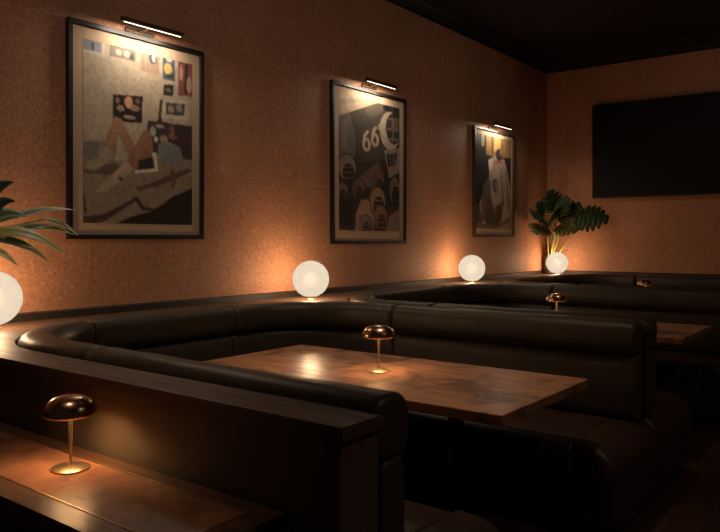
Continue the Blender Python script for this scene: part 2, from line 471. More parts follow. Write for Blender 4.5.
lamp = mushroom_lamp((1.212, 2.069, cz), 'brass mushroom lamp on the inlaid console in the foreground')
dup(lamp, (2.87, 2.095, .76), 'brass mushroom lamp glowing on the nearest long booth table')
dup(lamp, (5.42, 2.22, .76), 'brass mushroom lamp on the middle booth table, base hidden behind the divider')
dup(lamp, (7.95, 2.266, .76), 'tiny brass mushroom lamp furthest away, just in front of the back wall bench')

# ------------------------------------------------------------------ globe lamps
def globe_lamp(loc, label):
    t = thing('globe_lamp', loc, label, 'lamp', 'glowing globe lamps')
    rg = .142; zc = .026+rg*math.cos(.36)
    prof = [(0, .026)]
    for k in range(33):
        a = PI-.36-(PI-.36)*k/32; prof.append((rg*math.sin(a) if k < 32 else 0, zc+rg*math.cos(a)))
    link('globe', lathe(bmesh.new(), prof, 56), M['globe'], t, True, angle=40)
    link('base', lathe(bmesh.new(), [(0, 0), (.042, 0), (.044, .004), (.040, .007), (.026, .010), (.024, .020), (.032, .0255), (0, .0255)], 36), M['brass'], t, True, angle=40)
    l = bpy.data.lights.new('bulb', 'POINT'); l.energy = 35; l.color = (1, .62, .34); l.shadow_soft_size = .05
    lo = bpy.data.objects.new('bulb', l); col.objects.link(lo); lo.parent = t; lo.location = (0, 0, zc)
    return t
gl = globe_lamp((1.765, 3.75, LZ), 'glowing white globe lamp at the left edge under the leafy plant')
dup(gl, (4.15, 3.68, LZ), 'large glowing globe lamp on the ledge corner behind the nearest booth')
dup(gl, (6.78, 3.72, LZ), 'glowing globe lamp on the ledge below the third framed picture')
dup(gl, (9.07, 3.71, LZ), 'smallest glowing globe lamp in the far corner in front of the tall plant')

# ------------------------------------------------------------------ artworks
ART_BED = [('p', [(-0.011, 0.555), (0.288, 0.541), (0.245, 0.69), (-0.011, 0.706)], (0.3, 0.29, 0.27)), ('p', [(-0.011, 0.662), (0.466, 0.631), (1.018, 0.564), (1.018, 1.031), (-0.011, 1.04)], (0.4, 0.33, 0.24)), ('p', [(-0.011, -0.012), (0.177, -0.021), (0.177, 0.079), (-0.011, 0.075)], (0.62, 0.6, 0.56)), ('p', [(0.005, 0.002), (0.152, -0.006), (0.152, 0.061), (0.005, 0.061)], (0.3, 0.33, 0.42)), ('p', [(0.07, 0.013), (0.094, 0.009), (0.094, 0.053), (0.07, 0.057)], (0.1, 0.1, 0.2)), ('p', [(0.22, -0.011), (0.448, -0.014), (0.448, 0.067), (0.22, 0.067)], (0.3, 0.26, 0.22)), ('e', [(0.297, 0.033), (0.026, 0.017)], (0.65, 0.6, 0.5)), ('e', [(0.367, 0.033), (0.026, 0.02)], (0.6, 0.55, 0.5)), ('e', [(0.412, 0.044), (0.018, 0.018)], (0.1, 0.1, 0.1)), ('p', [(0.494, -0.009), (0.673, -0.019), (0.664, 0.113), (0.494, 0.107)], (0.45, 0.33, 0.25)), ('e', [(0.606, 0.026), (0.038, 0.03)], (0.12, 0.12, 0.16)), ('e', [(0.616, 0.019), (0.014, 0.024)], (0.8, 0.8, 0.85)), ('p', [(0.531, 0.014), (0.54, 0.013), (0.54, 0.1), (0.531, 0.102)], (0.7, 0.5, 0.4)), ('p', [(0.703, -0.006), (0.822, -0.012), (0.822, 0.128), (0.703, 0.132)], (0.1, 0.18, 0.25)), ('e', [(0.752, 0.065), (0.04, 0.036)], (0.75, 0.55, 0.15)), ('e', [(0.762, 0.009), (0.03, 0.012)], (0.5, 0.6, 0.6)), ('e', [(0.772, 0.104), (0.04, 0.012)], (0.1, 0.1, 0.1)), ('p', [(0.852, -0.004), (0.997, -0.007), (0.997, 0.205), (0.852, 0.209)], (0.35, 0.12, 0.1)), ('p', [(0.924, 0.004), (0.955, 0.006), (0.945, 0.198), (0.913, 0.196)], (0.12, 0.05, 0.06)), ('e', [(0.965, 0.134), (0.027, 0.049)], (0.55, 0.4, 0.35)), ('e', [(0.883, 0.071), (0.016, 0.049)], (0.6, 0.35, 0.3)), ('p', [(0.712, 0.16), (0.812, 0.154), (0.801, 0.222), (0.703, 0.227)], (0.06, 0.05, 0.05)), ('e', [(0.752, 0.191), (0.03, 0.012)], (0.3, 0.2, 0.12)), ('p', [(0.673, 0.26), (0.712, 0.25), (0.693, 0.39), (0.654, 0.387)], (0.12, 0.06, 0.05)), ('p', [(0.703, 0.245), (0.965, 0.239), (0.955, 0.364), (0.683, 0.367)], (0.62, 0.55, 0.45)), ('p', [(0.732, 0.266), (0.924, 0.256), (0.913, 0.331), (0.732, 0.338)], (0.12, 0.12, 0.12)), ('e', [(0.781, 0.302), (0.03, 0.024)], (0.5, 0.35, 0.3)), ('e', [(0.862, 0.288), (0.031, 0.024)], (0.35, 0.4, 0.38)), ('p', [(0.245, 0.276), (0.512, 0.256), (0.503, 0.414), (0.245, 0.427)], (0.035, 0.03, 0.03)), ('e', [(0.385, 0.305), (0.036, 0.034)], (0.75, 0.42, 0.25)), ('e', [(0.314, 0.347), (0.035, 0.017)], (0.45, 0.3, 0.22)), ('e', [(0.439, 0.333), (0.045, 0.017)], (0.5, 0.32, 0.22)), ('e', [(0.288, 0.305), (0.017, 0.017)], (0.4, 0.25, 0.2)), ('e', [(0.394, 0.39), (0.053, 0.012)], (0.5, 0.4, 0.3)), ('e', [(0.466, 0.29), (0.018, 0.017)], (0.3, 0.18, 0.12)), ('p', [(0.559, 0.391), (1.018, 0.371), (1.018, 0.595), (0.635, 0.596), (0.54, 0.509)], (0.1, 0.08, 0.09)), ('p', [(0.883, 0.445), (1.018, 0.445), (1.018, 0.582), (0.883, 0.579)], (0.13, 0.06, 0.09)), ('e', [(0.606, 0.451), (0.029, 0.029)], (0.45, 0.5, 0.4)), ('e', [(0.673, 0.415), (0.038, 0.012)], (0.5, 0.45, 0.35)), ('e', [(0.635, 0.496), (0.019, 0.018)], (0.7, 0.7, 0.65)), ('p', [(0.752, 0.36), (1.018, 0.358), (1.018, 0.383), (0.752, 0.39)], (0.55, 0.48, 0.36)), ('p', [(0.664, 0.517), (0.752, 0.498), (0.872, 0.525), (0.903, 0.603), (0.832, 0.65), (0.712, 0.639), (0.644, 0.59)], (0.3, 0.33, 0.33)), ('e', [(0.801, 0.446), (0.05, 0.039)], (0.44, 0.2, 0.15)), ('e', [(0.842, 0.424), (0.035, 0.037)], (0.12, 0.05, 0.045)), ('e', [(0.762, 0.437), (0.02, 0.024)], (0.2, 0.08, 0.07)), ('e', [(0.812, 0.463), (0.02, 0.012)], (0.3, 0.12, 0.1)), ('e', [(0.712, 0.489), (0.039, 0.024)], (0.55, 0.33, 0.26)), ('p', [(-0.011, 0.695), (0.271, 0.661), (0.421, 0.697), (0.288, 0.733), (-0.011, 0.727)], (0.22, 0.17, 0.14)), ('p', [(0.262, 0.397), (0.323, 0.408), (0.403, 0.509), (0.522, 0.616), (0.578, 0.659), (0.439, 0.679), (0.359, 0.581), (0.297, 0.496), (0.228, 0.636), (0.161, 0.629), (0.186, 0.527)], (0.52, 0.29, 0.19)), ('p', [(0.522, 0.453), (0.568, 0.448), (0.606, 0.516), (0.597, 0.658), (0.522, 0.697), (0.466, 0.677), (0.43, 0.691), (0.367, 0.638), (0.457, 0.528)], (0.46, 0.23, 0.15)), ('p', [(0.476, 0.631), (0.597, 0.599), (0.635, 0.667), (0.559, 0.695), (0.457, 0.695)], (0.08, 0.06, 0.06)), ('p', [(0.606, 0.575), (0.635, 0.573), (0.654, 0.666), (0.625, 0.668)], (0.85, 0.8, 0.65)), ('p', [(0.43, 0.691), (0.654, 0.666), (0.654, 0.684), (0.448, 0.707)], (0.8, 0.75, 0.6)), ('p', [(0.144, 0.57), (0.237, 0.579), (0.254, 0.634), (0.211, 0.659), (0.094, 0.71), (0.005, 0.705), (0.054, 0.658), (0.119, 0.637)], (0.5, 0.42, 0.31)), ('p', [(0.35, 0.644), (0.439, 0.679), (0.306, 0.76), (0.169, 0.828), (0.094, 0.831), (0.152, 0.779), (0.262, 0.712)], (0.56, 0.46, 0.33)), ('p', [(-0.011, 0.997), (-0.011, 0.964), (0.161, 0.95), (0.466, 0.839), (0.448, 0.869), (0.186, 0.983), (0.086, 1.006)], (0.13, 0.09, 0.06)), ('p', [(0.448, 0.788), (0.654, 0.738), (0.801, 0.688), (0.955, 0.649), (1.018, 0.657), (0.812, 0.73), (0.654, 0.773), (0.466, 0.81)], (0.22, 0.13, 0.09)), ('p', [(0.43, 0.846), (0.466, 0.839), (0.522, 0.896), (0.616, 0.905), (0.752, 0.871), (0.616, 0.923), (0.503, 0.919)], (0.1, 0.07, 0.05)), ('p', [(0.306, 0.732), (0.341, 0.742), (0.323, 0.754), (0.288, 0.75)], (0.1, 0.07, 0.05)), ('p', [(0.772, 0.671), (0.812, 0.663), (0.832, 0.753), (0.791, 0.791)], (0.25, 0.16, 0.1)), ('p', [(1.018, 0.763), (0.801, 0.827), (0.616, 0.917), (0.412, 0.956), (0.186, 1.022), (1.018, 1.019)], (0.035, 0.025, 0.02)), ('p', [(-0.011, 0.797), (0.005, 0.802), (0.037, 0.942), (-0.011, 0.948)], (0.16, 0.12, 0.09))]
ART_HELMETS = [('p', [(-0.046, -0.05), (1.162, -0.128), (1.162, 1.071), (-0.046, 1.071)], (0.08, 0.065, 0.055)), ('p', [(-0.046, -0.05), (0.828, -0.063), (0.67, -0.012), (0.164, 0.122), (-0.046, 0.181)], (0.6, 0.48, 0.33)), ('p', [(-0.046, 0.044), (0.451, -0.001), (-0.046, 0.102)], (0.5, 0.39, 0.27)), ('p', [(-0.017, 0.171), (0.164, 0.122), (0.242, 0.263), (0.274, 0.358), (0.226, 0.474), (-0.002, 0.489)], (0.2, 0.18, 0.16)), ('p', [(0.043, 0.194), (0.134, 0.17), (0.134, 0.406), (0.043, 0.413)], (0.27, 0.24, 0.21)), ('p', [(0.195, 0.119), (0.688, -0.014), (0.937, 0.021), (0.828, 0.432), (0.289, 0.484), (0.289, 0.334)], (0.115, 0.1, 0.085)), ('p', [(0.386, 0.067), (0.688, -0.006), (0.793, 0.037), (0.484, 0.133)], (0.17, 0.14, 0.11)), ('e', [(0.775, 0.031), (0.071, 0.024)], (0.03, 0.03, 0.05)), ('e', [(0.937, 0.061), (0.055, 0.065)], (0.05, 0.05, 0.05)), ('e', [(0.428, 0.341), (0.069, 0.054)], (0.56, 0.46, 0.35)), ('e', [(0.428, 0.341), (0.028, 0.029)], (0.115, 0.1, 0.085)), ('p', [(0.36, 0.351), (0.374, 0.274), (0.435, 0.23), (0.476, 0.238), (0.418, 0.277), (0.402, 0.34)], (0.56, 0.46, 0.35)), ('e', [(0.568, 0.295), (0.068, 0.054)], (0.56, 0.46, 0.35)), ('e', [(0.568, 0.295), (0.027, 0.029)], (0.115, 0.1, 0.085)), ('p', [(0.501, 0.308), (0.514, 0.23), (0.568, 0.186), (0.61, 0.194), (0.559, 0.234), (0.543, 0.297)], (0.56, 0.46, 0.35)), ('p', [(0.619, 0.166), (0.653, 0.162), (0.644, 0.21), (0.619, 0.213)], (0.5, 0.42, 0.32)), ('e', [(0.828, 0.201), (0.179, 0.151)], (0.55, 0.47, 0.37)), ('e', [(0.891, 0.179), (0.136, 0.124)], (0.09, 0.08, 0.07)), ('e', [(0.919, 0.152), (0.073, 0.056)], (0.2, 0.15, 0.12)), ('p', [(0.793, 0.101), (0.992, 0.088), (0.992, 0.104), (0.793, 0.117)], (0.26, 0.23, 0.2)), ('p', [(0.775, 0.182), (0.992, 0.169), (0.992, 0.185), (0.775, 0.198)], (0.28, 0.25, 0.21)), ('p', [(0.793, 0.26), (0.974, 0.252), (0.974, 0.268), (0.793, 0.276)], (0.28, 0.25, 0.21)), ('p', [(0.864, 0.093), (0.891, 0.09), (0.891, 0.283), (0.864, 0.286)], (0.26, 0.23, 0.2)), ('p', [(0.722, 0.361), (1.011, 0.322), (1.011, 0.517), (0.811, 0.577)], (0.42, 0.33, 0.26)), ('p', [(0.757, 0.39), (0.955, 0.367), (0.919, 0.474), (0.793, 0.49)], (0.06, 0.06, 0.1)), ('p', [(0.811, 0.386), (0.828, 0.384), (0.846, 0.479), (0.828, 0.48)], (0.3, 0.25, 0.2)), ('p', [(0.882, 0.38), (0.9, 0.379), (0.9, 0.467), (0.882, 0.469)], (0.3, 0.25, 0.2)), ('p', [(0.321, 0.588), (0.619, 0.462), (0.722, 0.558), (0.619, 0.681), (0.37, 0.653)], (0.24, 0.14, 0.12)), ('e', [(0.134, 0.539), (0.145, 0.111)], (0.05, 0.045, 0.04)), ('e', [(0.129, 0.536), (0.128, 0.098)], (0.34, 0.28, 0.22)), ('e', [(0.148, 0.571), (0.09, 0.069)], (0.05, 0.045, 0.04)), ('p', [(0.062, 0.532), (0.229, 0.525), (0.229, 0.532), (0.062, 0.539)], (0.289, 0.238, 0.187)), ('p', [(0.062, 0.571), (0.229, 0.564), (0.229, 0.571), (0.062, 0.577)], (0.289, 0.238, 0.187)), ('p', [(0.062, 0.609), (0.229, 0.603), (0.229, 0.61), (0.062, 0.616)], (0.289, 0.238, 0.187)), ('e', [(0.058, 0.719), (0.09, 0.073)], (0.05, 0.045, 0.04)), ('e', [(0.053, 0.716), (0.079, 0.065)], (0.26, 0.24, 0.22)), ('e', [(0.067, 0.741), (0.056, 0.046)], (0.05, 0.045, 0.04)), ('p', [(0.013, 0.714), (0.117, 0.712), (0.117, 0.719), (0.013, 0.72)], (0.221, 0.204, 0.187)), ('p', [(0.013, 0.739), (0.117, 0.738), (0.117, 0.745), (0.013, 0.746)], (0.221, 0.204, 0.187)), ('p', [(0.013, 0.765), (0.117, 0.764), (0.117, 0.771), (0.013, 0.771)], (0.221, 0.204, 0.187)), ('e', [(0.305, 0.694), (0.111, 0.09)], (0.05, 0.045, 0.04)), ('e', [(0.301, 0.69), (0.098, 0.08)], (0.22, 0.18, 0.15)), ('e', [(0.317, 0.721), (0.069, 0.056)], (0.05, 0.045, 0.04)), ('p', [(0.25, 0.687), (0.378, 0.685), (0.378, 0.692), (0.25, 0.694)], (0.187, 0.153, 0.128)), ('p', [(0.25, 0.719), (0.378, 0.717), (0.378, 0.724), (0.25, 0.726)], (0.187, 0.153, 0.128)), ('p', [(0.25, 0.75), (0.378, 0.749), (0.378, 0.755), (0.25, 0.757)], (0.187, 0.153, 0.128)), ('e', [(0.636, 0.61), (0.103, 0.062)], (0.05, 0.045, 0.04)), ('e', [(0.631, 0.606), (0.09, 0.055)], (0.25, 0.15, 0.12)), ('e', [(0.646, 0.628), (0.064, 0.039)], (0.05, 0.045, 0.04)), ('p', [(0.585, 0.606), (0.703, 0.603), (0.703, 0.61), (0.585, 0.613)], (0.212, 0.128, 0.102)), ('p', [(0.585, 0.628), (0.703, 0.625), (0.703, 0.632), (0.585, 0.635)], (0.212, 0.128, 0.102)), ('p', [(0.585, 0.649), (0.703, 0.647), (0.703, 0.654), (0.585, 0.656)], (0.212, 0.128, 0.102)), ('e', [(0.919, 0.676), (0.109, 0.129)], (0.05, 0.045, 0.04)), ('e', [(0.913, 0.672), (0.096, 0.113)], (0.3, 0.21, 0.15)), ('e', [(0.93, 0.714), (0.068, 0.08)], (0.05, 0.045, 0.04)), ('p', [(0.864, 0.665), (0.99, 0.663), (0.99, 0.67), (0.864, 0.672)], (0.255, 0.178, 0.128)), ('p', [(0.864, 0.71), (0.99, 0.708), (0.99, 0.716), (0.864, 0.717)], (0.255, 0.178, 0.128)), ('p', [(0.864, 0.755), (0.99, 0.754), (0.99, 0.761), (0.864, 0.762)], (0.255, 0.178, 0.128)), ('p', [(0.242, 1.056), (0.258, 0.883), (0.337, 0.768), (0.451, 0.757), (0.568, 0.877), (0.534, 1.055)], (0.5, 0.34, 0.22)), ('p', [(0.258, 0.876), (0.551, 0.9), (0.517, 0.808), (0.386, 0.759)], (0.6, 0.36, 0.18)), ('e', [(0.418, 0.956), (0.107, 0.084)], (0.05, 0.045, 0.04)), ('e', [(0.413, 0.952), (0.093, 0.074)], (0.38, 0.28, 0.2)), ('e', [(0.429, 0.981), (0.066, 0.052)], (0.05, 0.045, 0.04)), ('p', [(0.366, 0.948), (0.488, 0.95), (0.488, 0.957), (0.366, 0.955)], (0.323, 0.238, 0.17)), ('p', [(0.366, 0.978), (0.488, 0.979), (0.488, 0.986), (0.366, 0.984)], (0.323, 0.238, 0.17)), ('p', [(0.366, 1.007), (0.488, 1.009), (0.488, 1.016), (0.366, 1.014)], (0.323, 0.238, 0.17)), ('e', [(0.619, 0.766), (0.145, 0.117)], (0.05, 0.045, 0.04)), ('e', [(0.614, 0.763), (0.128, 0.103)], (0.48, 0.32, 0.19)), ('e', [(0.633, 0.801), (0.09, 0.073)], (0.05, 0.045, 0.04)), ('p', [(0.547, 0.757), (0.714, 0.755), (0.714, 0.762), (0.547, 0.764)], (0.408, 0.272, 0.162)), ('p', [(0.547, 0.798), (0.714, 0.796), (0.714, 0.803), (0.547, 0.805)], (0.408, 0.272, 0.162)), ('p', [(0.547, 0.838), (0.714, 0.837), (0.714, 0.844), (0.547, 0.845)], (0.408, 0.272, 0.162)), ('e', [(0.67, 0.898), (0.121, 0.11)], (0.05, 0.045, 0.04)), ('e', [(0.665, 0.894), (0.106, 0.096)], (0.4, 0.22, 0.13)), ('e', [(0.682, 0.931), (0.075, 0.068)], (0.05, 0.045, 0.04)), ('p', [(0.61, 0.888), (0.75, 0.889), (0.75, 0.896), (0.61, 0.895)], (0.34, 0.187, 0.111)), ('p', [(0.61, 0.926), (0.75, 0.927), (0.75, 0.934), (0.61, 0.933)], (0.34, 0.187, 0.111)), ('p', [(0.61, 0.965), (0.75, 0.966), (0.75, 0.973), (0.61, 0.972)], (0.34, 0.187, 0.111)), ('p', [(0.811, 0.879), (1.011, 0.81), (1.011, 1.054), (0.722, 1.055)], (0.36, 0.23, 0.17)), ('p', [(-0.017, 0.983), (0.164, 0.996), (0.164, 1.056), (-0.017, 1.056)], (0.3, 0.18, 0.12)), ('p', [(-0.017, 0.751), (0.211, 0.81), (0.195, 0.966), (-0.002, 0.954)], (0.04, 0.035, 0.03))]
ART_ROBE = [('p', [(-0.051, -0.123), (1.242, -0.263), (1.242, 1.145), (-0.051, 1.143)], (0.1, 0.07, 0.05)), ('p', [(0.029, 0.004), (0.275, -0.009), (0.303, 1.069), (0.029, 1.07)], (0.05, 0.06, 0.05)), ('p', [(0.137, 0.004), (0.22, -0.004), (0.22, 0.124), (0.137, 0.131)], (0.4, 0.33, 0.22)), ('p', [(0.275, -0.009), (1.049, -0.015), (1.049, 0.213), (0.275, 0.226)], (0.42, 0.27, 0.09)), ('p', [(0.503, -0.009), (0.68, -0.015), (0.68, 0.151), (0.503, 0.154)], (0.65, 0.42, 0.12)), ('p', [(0.416, -0.001), (0.474, -0.006), (0.474, 0.2), (0.416, 0.204)], (0.2, 0.13, 0.06)), ('p', [(0.71, -0.006), (0.74, -0.009), (0.77, 0.188), (0.71, 0.193)], (0.3, 0.16, 0.06)), ('p', [(0.247, 0.207), (0.62, 0.222), (1.049, 0.19), (1.049, 0.383), (0.247, 0.398)], (0.07, 0.05, 0.05)), ('p', [(0.331, 0.264), (0.532, 0.206), (0.8, 0.231), (0.892, 0.359), (0.986, 0.557), (0.986, 0.896), (0.561, 1.035), (0.164, 0.974), (0.083, 0.755), (0.22, 0.57), (0.36, 0.434)], (0.5, 0.4, 0.33)), ('p', [(0.331, 0.264), (0.445, 0.235), (0.445, 0.343), (0.36, 0.391)], (0.62, 0.6, 0.58)), ('e', [(0.635, 0.188), (0.095, 0.066)], (0.1, 0.06, 0.05)), ('e', [(0.695, 0.15), (0.039, 0.044)], (0.35, 0.22, 0.17)), ('p', [(0.503, 0.263), (0.74, 0.257), (0.71, 0.281), (0.503, 0.285)], (0.6, 0.08, 0.05)), ('p', [(0.192, 0.529), (0.388, 0.454), (0.416, 0.69), (0.275, 0.93), (0.11, 0.912)], (0.22, 0.17, 0.15)), ('p', [(0.445, 0.473), (0.561, 0.445), (0.62, 0.529), (0.561, 0.619), (0.445, 0.581)], (0.2, 0.15, 0.13)), ('p', [(0.532, 0.49), (0.576, 0.488), (0.591, 0.563), (0.547, 0.576)], (0.42, 0.32, 0.25)), ('p', [(0.36, 0.649), (0.503, 0.774), (0.503, 0.97), (0.275, 0.994), (0.22, 0.804)], (0.14, 0.12, 0.1)), ('p', [(0.68, 0.328), (0.71, 0.326), (0.8, 0.732), (0.74, 0.734)], (0.32, 0.24, 0.2)), ('p', [(0.831, 0.34), (0.861, 0.338), (0.954, 0.784), (0.892, 0.785)], (0.3, 0.22, 0.18)), ('p', [(0.532, 0.751), (0.8, 0.676), (0.68, 0.924), (0.474, 1.014)], (0.16, 0.08, 0.07)), ('p', [(0.029, 0.934), (0.561, 0.969), (1.049, 0.827), (1.049, 1.122), (0.029, 1.122)], (0.3, 0.17, 0.1)), ('p', [(0.62, 0.99), (1.049, 0.895), (1.049, 0.963), (0.71, 1.056)], (0.45, 0.28, 0.15))]

def raster(art, bg, nx, ny, seed):
    u, v = np.meshgrid((np.arange(nx)+.5)/nx, (np.arange(ny)+.5)/ny)
    img = np.empty((ny, nx, 3)); img[:] = bg
    for kind, g, c in art:
        if kind == 'p':
            ins = np.zeros(u.shape, bool); n = len(g)
            for i in range(n):
                (x1, y1), (x2, y2) = g[i], g[(i+1) % n]
                if y1 == y2: continue
                cond = ((y1 > v) != (y2 > v)) & (u < (x2-x1)*(v-y1)/(y2-y1)+x1); ins ^= cond
        else:
            (cx, cy), (rx, ry) = g
            ins = ((u-cx)/max(rx, .004))**2+((v-cy)/max(ry, .004))**2 < 1
        img[ins] = c
    g_ = img.mean(axis=2, keepdims=True); img = (g_+(img-g_)*.72)*np.array([1.06, .98, .90])
    rng = np.random.default_rng(seed)
    def sm(sh, k):
        a = rng.random((sh, sh)); yy = np.linspace(0, sh-1.001, ny); xx = np.linspace(0, sh-1.001, nx)
        y0 = yy.astype(int); x0 = xx.astype(int); fy = (yy-y0)[:, None]; fx = (xx-x0)[None]
        return k*((a[y0][:, x0]*(1-fx)+a[y0][:, x0+1]*fx)*(1-fy)+(a[y0+1][:, x0]*(1-fx)+a[y0+1][:, x0+1]*fx)*fy-.5)
    tex = 1+sm(24, .14)+sm(60, .30)
    img = np.clip(np.power(img*tex[..., None], 1.25)*1.25, 0, 1)
    pad = np.pad(img, ((1, 1), (1, 1), (0, 0)), 'edge')          # soften the print a little
    img = (img*2+pad[:-2, 1:-1]+pad[2:, 1:-1]+pad[1:-1, :-2]+pad[1:-1, 2:])/6
    return img
def framed(loc, w, h, fw, depth, mats, mat_w, art, bg, fmat, label, seed):
    """loc = bottom centre on the wall; local +x along the wall, -y into the room"""
    t = thing('framed_picture', loc, label, 'picture', 'framed pictures on the long wall')
    bm = bmesh.new()
    for a in ((-w/2, w/2, 0, fw), (-w/2, w/2, h-fw, h), (-w/2, -w/2+fw, fw, h-fw), (w/2-fw, w/2, fw, h-fw)):
        box(bm, a[0], a[1], -depth, -.002, a[2], a[3], .002, 1)
    link('frame', bm, fmat, t)
    link('mount', B(-w/2+fw, w/2-fw, -depth*.45, -.004, fw, h-fw), M['mat'], t)
    l, r, tp, bt = mats
    nx, ny = 150, 200; bm = bmesh.new(); y = -depth*.45-.0015
    x0, x1, z0, z1 = -w/2+l, w/2-r, bt, h-tp
    vs = [[bm.verts.new((x0+(x1-x0)*i/(nx-1), y, z1+(z0-z1)*j/(ny-1))) for i in range(nx)] for j in range(ny)]
    for j in range(ny-1):
        for i in range(nx-1): bm.faces.new((vs[j][i], vs[j][i+1], vs[j+1][i+1], vs[j+1][i]))
    rim = [vs[0][0], vs[0][-1], vs[-1][-1], vs[-1][0]]
    bk = [bm.verts.new((v.co.x, -depth*.45-.0002, v.co.z)) for v in rim]; bm.faces.new(bk)
    o = link('print', bm, M['print'], t)
    img = raster(art, bg, nx, ny, seed).reshape(-1, 3)
    ca = o.data.color_attributes.new('print', 'FLOAT_COLOR', 'POINT')
    arr = np.ones((len(o.data.vertices), 4)); arr[:nx*ny, :3] = img; arr[nx*ny:, :3] = .5
    ca.data.foreach_set('color', arr.astype(np.float32).ravel())
    link('glass_pane', B(-w/2+fw, w/2-fw, -depth*.75, -depth*.75+.002, fw, h-fw), M['pane'], t)
    return t
def picture_light(loc, label):
    t = thing('picture_light', loc, label, 'lamp', 'brass picture lights')
    link('bar', tube(bmesh.new(), [(-.235, -.15, 0), (-.232, -.15, 0), (.232, -.15, 0), (.235, -.15, 0)], [.011, .016, .016, .011], 16), M['dark_bronze'], t, True, angle=40)
    link('led_strip', B(-.215, .215, -.153, -.147, -.0175, -.0145, .0005), M['led'], t)
    link('wall_plate', B(-.11, .11, -.016, -.001, -.028, .004, .004), M['dark_bronze'], t)
    link('arm', tube(bmesh.new(), [(0, -.014, -.01), (0, -.05, -.010), (0, -.10, .002), (0, -.138, .006)], .007, 10), M['brass'], t, True, angle=40)
    l = bpy.data.lights.new('led_light', 'AREA'); l.shape = 'RECTANGLE'; l.size = .43; l.size_y = .008; l.energy = 3.8; l.color = (1, .84, .66)
    lo = bpy.data.objects.new('led_light', l); col.objects.link(lo); lo.parent = t; lo.location = (0, -.15, -.0195); lo.rotation_euler = (math.radians(14), 0, 0)
    return t
framed((2.825, WY, 1.415), 1.03, 1.325, .030, .035, (.105, .095, .105, .10), .07, ART_BED, (.56, .49, .38), M['frame_black'],
       'black framed photo of a person lying with raised knees on a bed', 3)
framed((5.3275, WY, 1.375), 1.145, 1.425, .030, .035, (.11, .10, .10, .12), .07, ART_HELMETS, (.1, .08, .07), M['frame_black'],
       'framed picture of a jersey numbered 66 above a crowd of sports helmets', 5)
framed((7.81, WY, 1.445), 1.04, 1.285, .030, .04, (.07, .07, .08, .10), .04, ART_ROBE, (.1, .07, .05), M['frame_brown'],
       'framed picture of a figure in a white robe before yellow curtains', 8)
pl = picture_light((2.825, WY, 2.775), 'lit brass picture light over the photo of the person on a bed')
dup(pl, (5.32, WY, 2.845), 'lit picture light over the helmets and 66 jersey picture')
dup(pl, (7.79, WY, 2.765), 'lit picture light over the white robed figure picture')

# ------------------------------------------------------------------ television
tv = thing('television', (WX, 2.25, 1.955), 'large switched-off black television high on the back wall', 'television')
link('casing', B(-.10, -.045, -1.085, 1.085, 0, 1.225, .006), M['bezel'], tv)
link('screen', B(-.1025, -.1002, -1.07, 1.07, .018, 1.21), M['screen'], tv)
link('wall_bracket', B(-.044, -.001, -.3, .3, .35, .9), M['black'], tv)

# ------------------------------------------------------------------ plants
def leaf_strip(bm, base, dirv, up, length, width, droop, fold=.25, n=12, wav=0):
    """lanceolate leaf with mid fold; uv.y = distance from the midrib"""
    uv = bm.loops.layers.uv.verify()
    p = Vector(base); d = Vector(dirv).normalized(); side = d.cross(Vector(up)).normalized(); rows = []
    for i in range(n+1):
        s = i/n; wd = width*.5*(math.sin(PI*min(1, s**.8))**.75 if 0 < s < 1 else .02)
        nrm = side.cross(d).normalized()
        pp = p+side*wav*math.sin(s*PI*2)
        rows.append([bm.verts.new(pp+side*wd*q+nrm*abs(q)*wd*fold) for q in (-1, -.5, 0, .5, 1)])
        d = (d+Vector((0, 0, -droop/n))).normalized(); p = p+d*length/n
    for i, (a, b) in enumerate(zip(rows, rows[1:])):
        for k in range(4):
            f = bm.faces.new((a[k], a[k+1], b[k+1], b[k]))
            for lp, (qq, ss) in zip(f.loops, (((k-2), i), ((k-1), i), ((k-1), i+1), ((k-2), i+1))):
                lp[uv].uv = (ss/n*3, abs(qq)/2)
def solid(o, th):
    md = o.modifiers.new('s', 'SOLIDIFY'); md.thickness = th; md.offset = 0
# leafy plant in a vase by the left edge
pv = Vector((1.50, 3.84, LZ))
tp = thing('potted_plant', pv, 'leafy plant with pale variegated leaves reaching in from the left edge', 'plant')
link('vase', lathe(bmesh.new(), [(0, 0), (.05, 0), (.06, .02), (.075, .09), (.07, .16), (.045, .21), (.05, .235), (.042, .232), (.037, .21), (.06, .16), (.06, .05), (0, .04)], 32), M['vase'], tp, True)
def arc_leaf(bm, a, b, rise, width, fold=.25, n=14, wav=.004, roll=0):
    uv = bm.loops.layers.uv.verify(); a, b = Vector(a), Vector(b); m = (a+b)/2+Vector((0, 0, rise)); rows = []
    for i in range(n+1):
        q = i/n; p = a*(1-q)**2+m*2*q*(1-q)+b*q*q; d = ((m-a)*(1-q)+(b-m)*q).normalized()
        side = d.cross(Vector((math.sin(roll)*.2, -math.sin(roll), math.cos(roll)))).normalized(); nrm = side.cross(d).normalized()
        wd = width*.42*(math.sin(PI*q**.75)**.8 if 0 < i < n else .03); p = p+side*wav*math.sin(q*7)
        rows.append([bm.verts.new(p+side*wd*k+nrm*abs(k)*wd*fold) for k in (-1, -.5, 0, .5, 1)])
    for i, (x, y) in enumerate(zip(rows, rows[1:])):
        for k in range(4):
            f = bm.faces.new((x[k], x[k+1], y[k+1], y[k]))
            for lp, (qq, ss) in zip(f.loops, ((k-2, i), (k-1, i), (k-1, i+1), (k-2, i+1))): lp[uv].uv = (ss/n*3, abs(qq)/2)
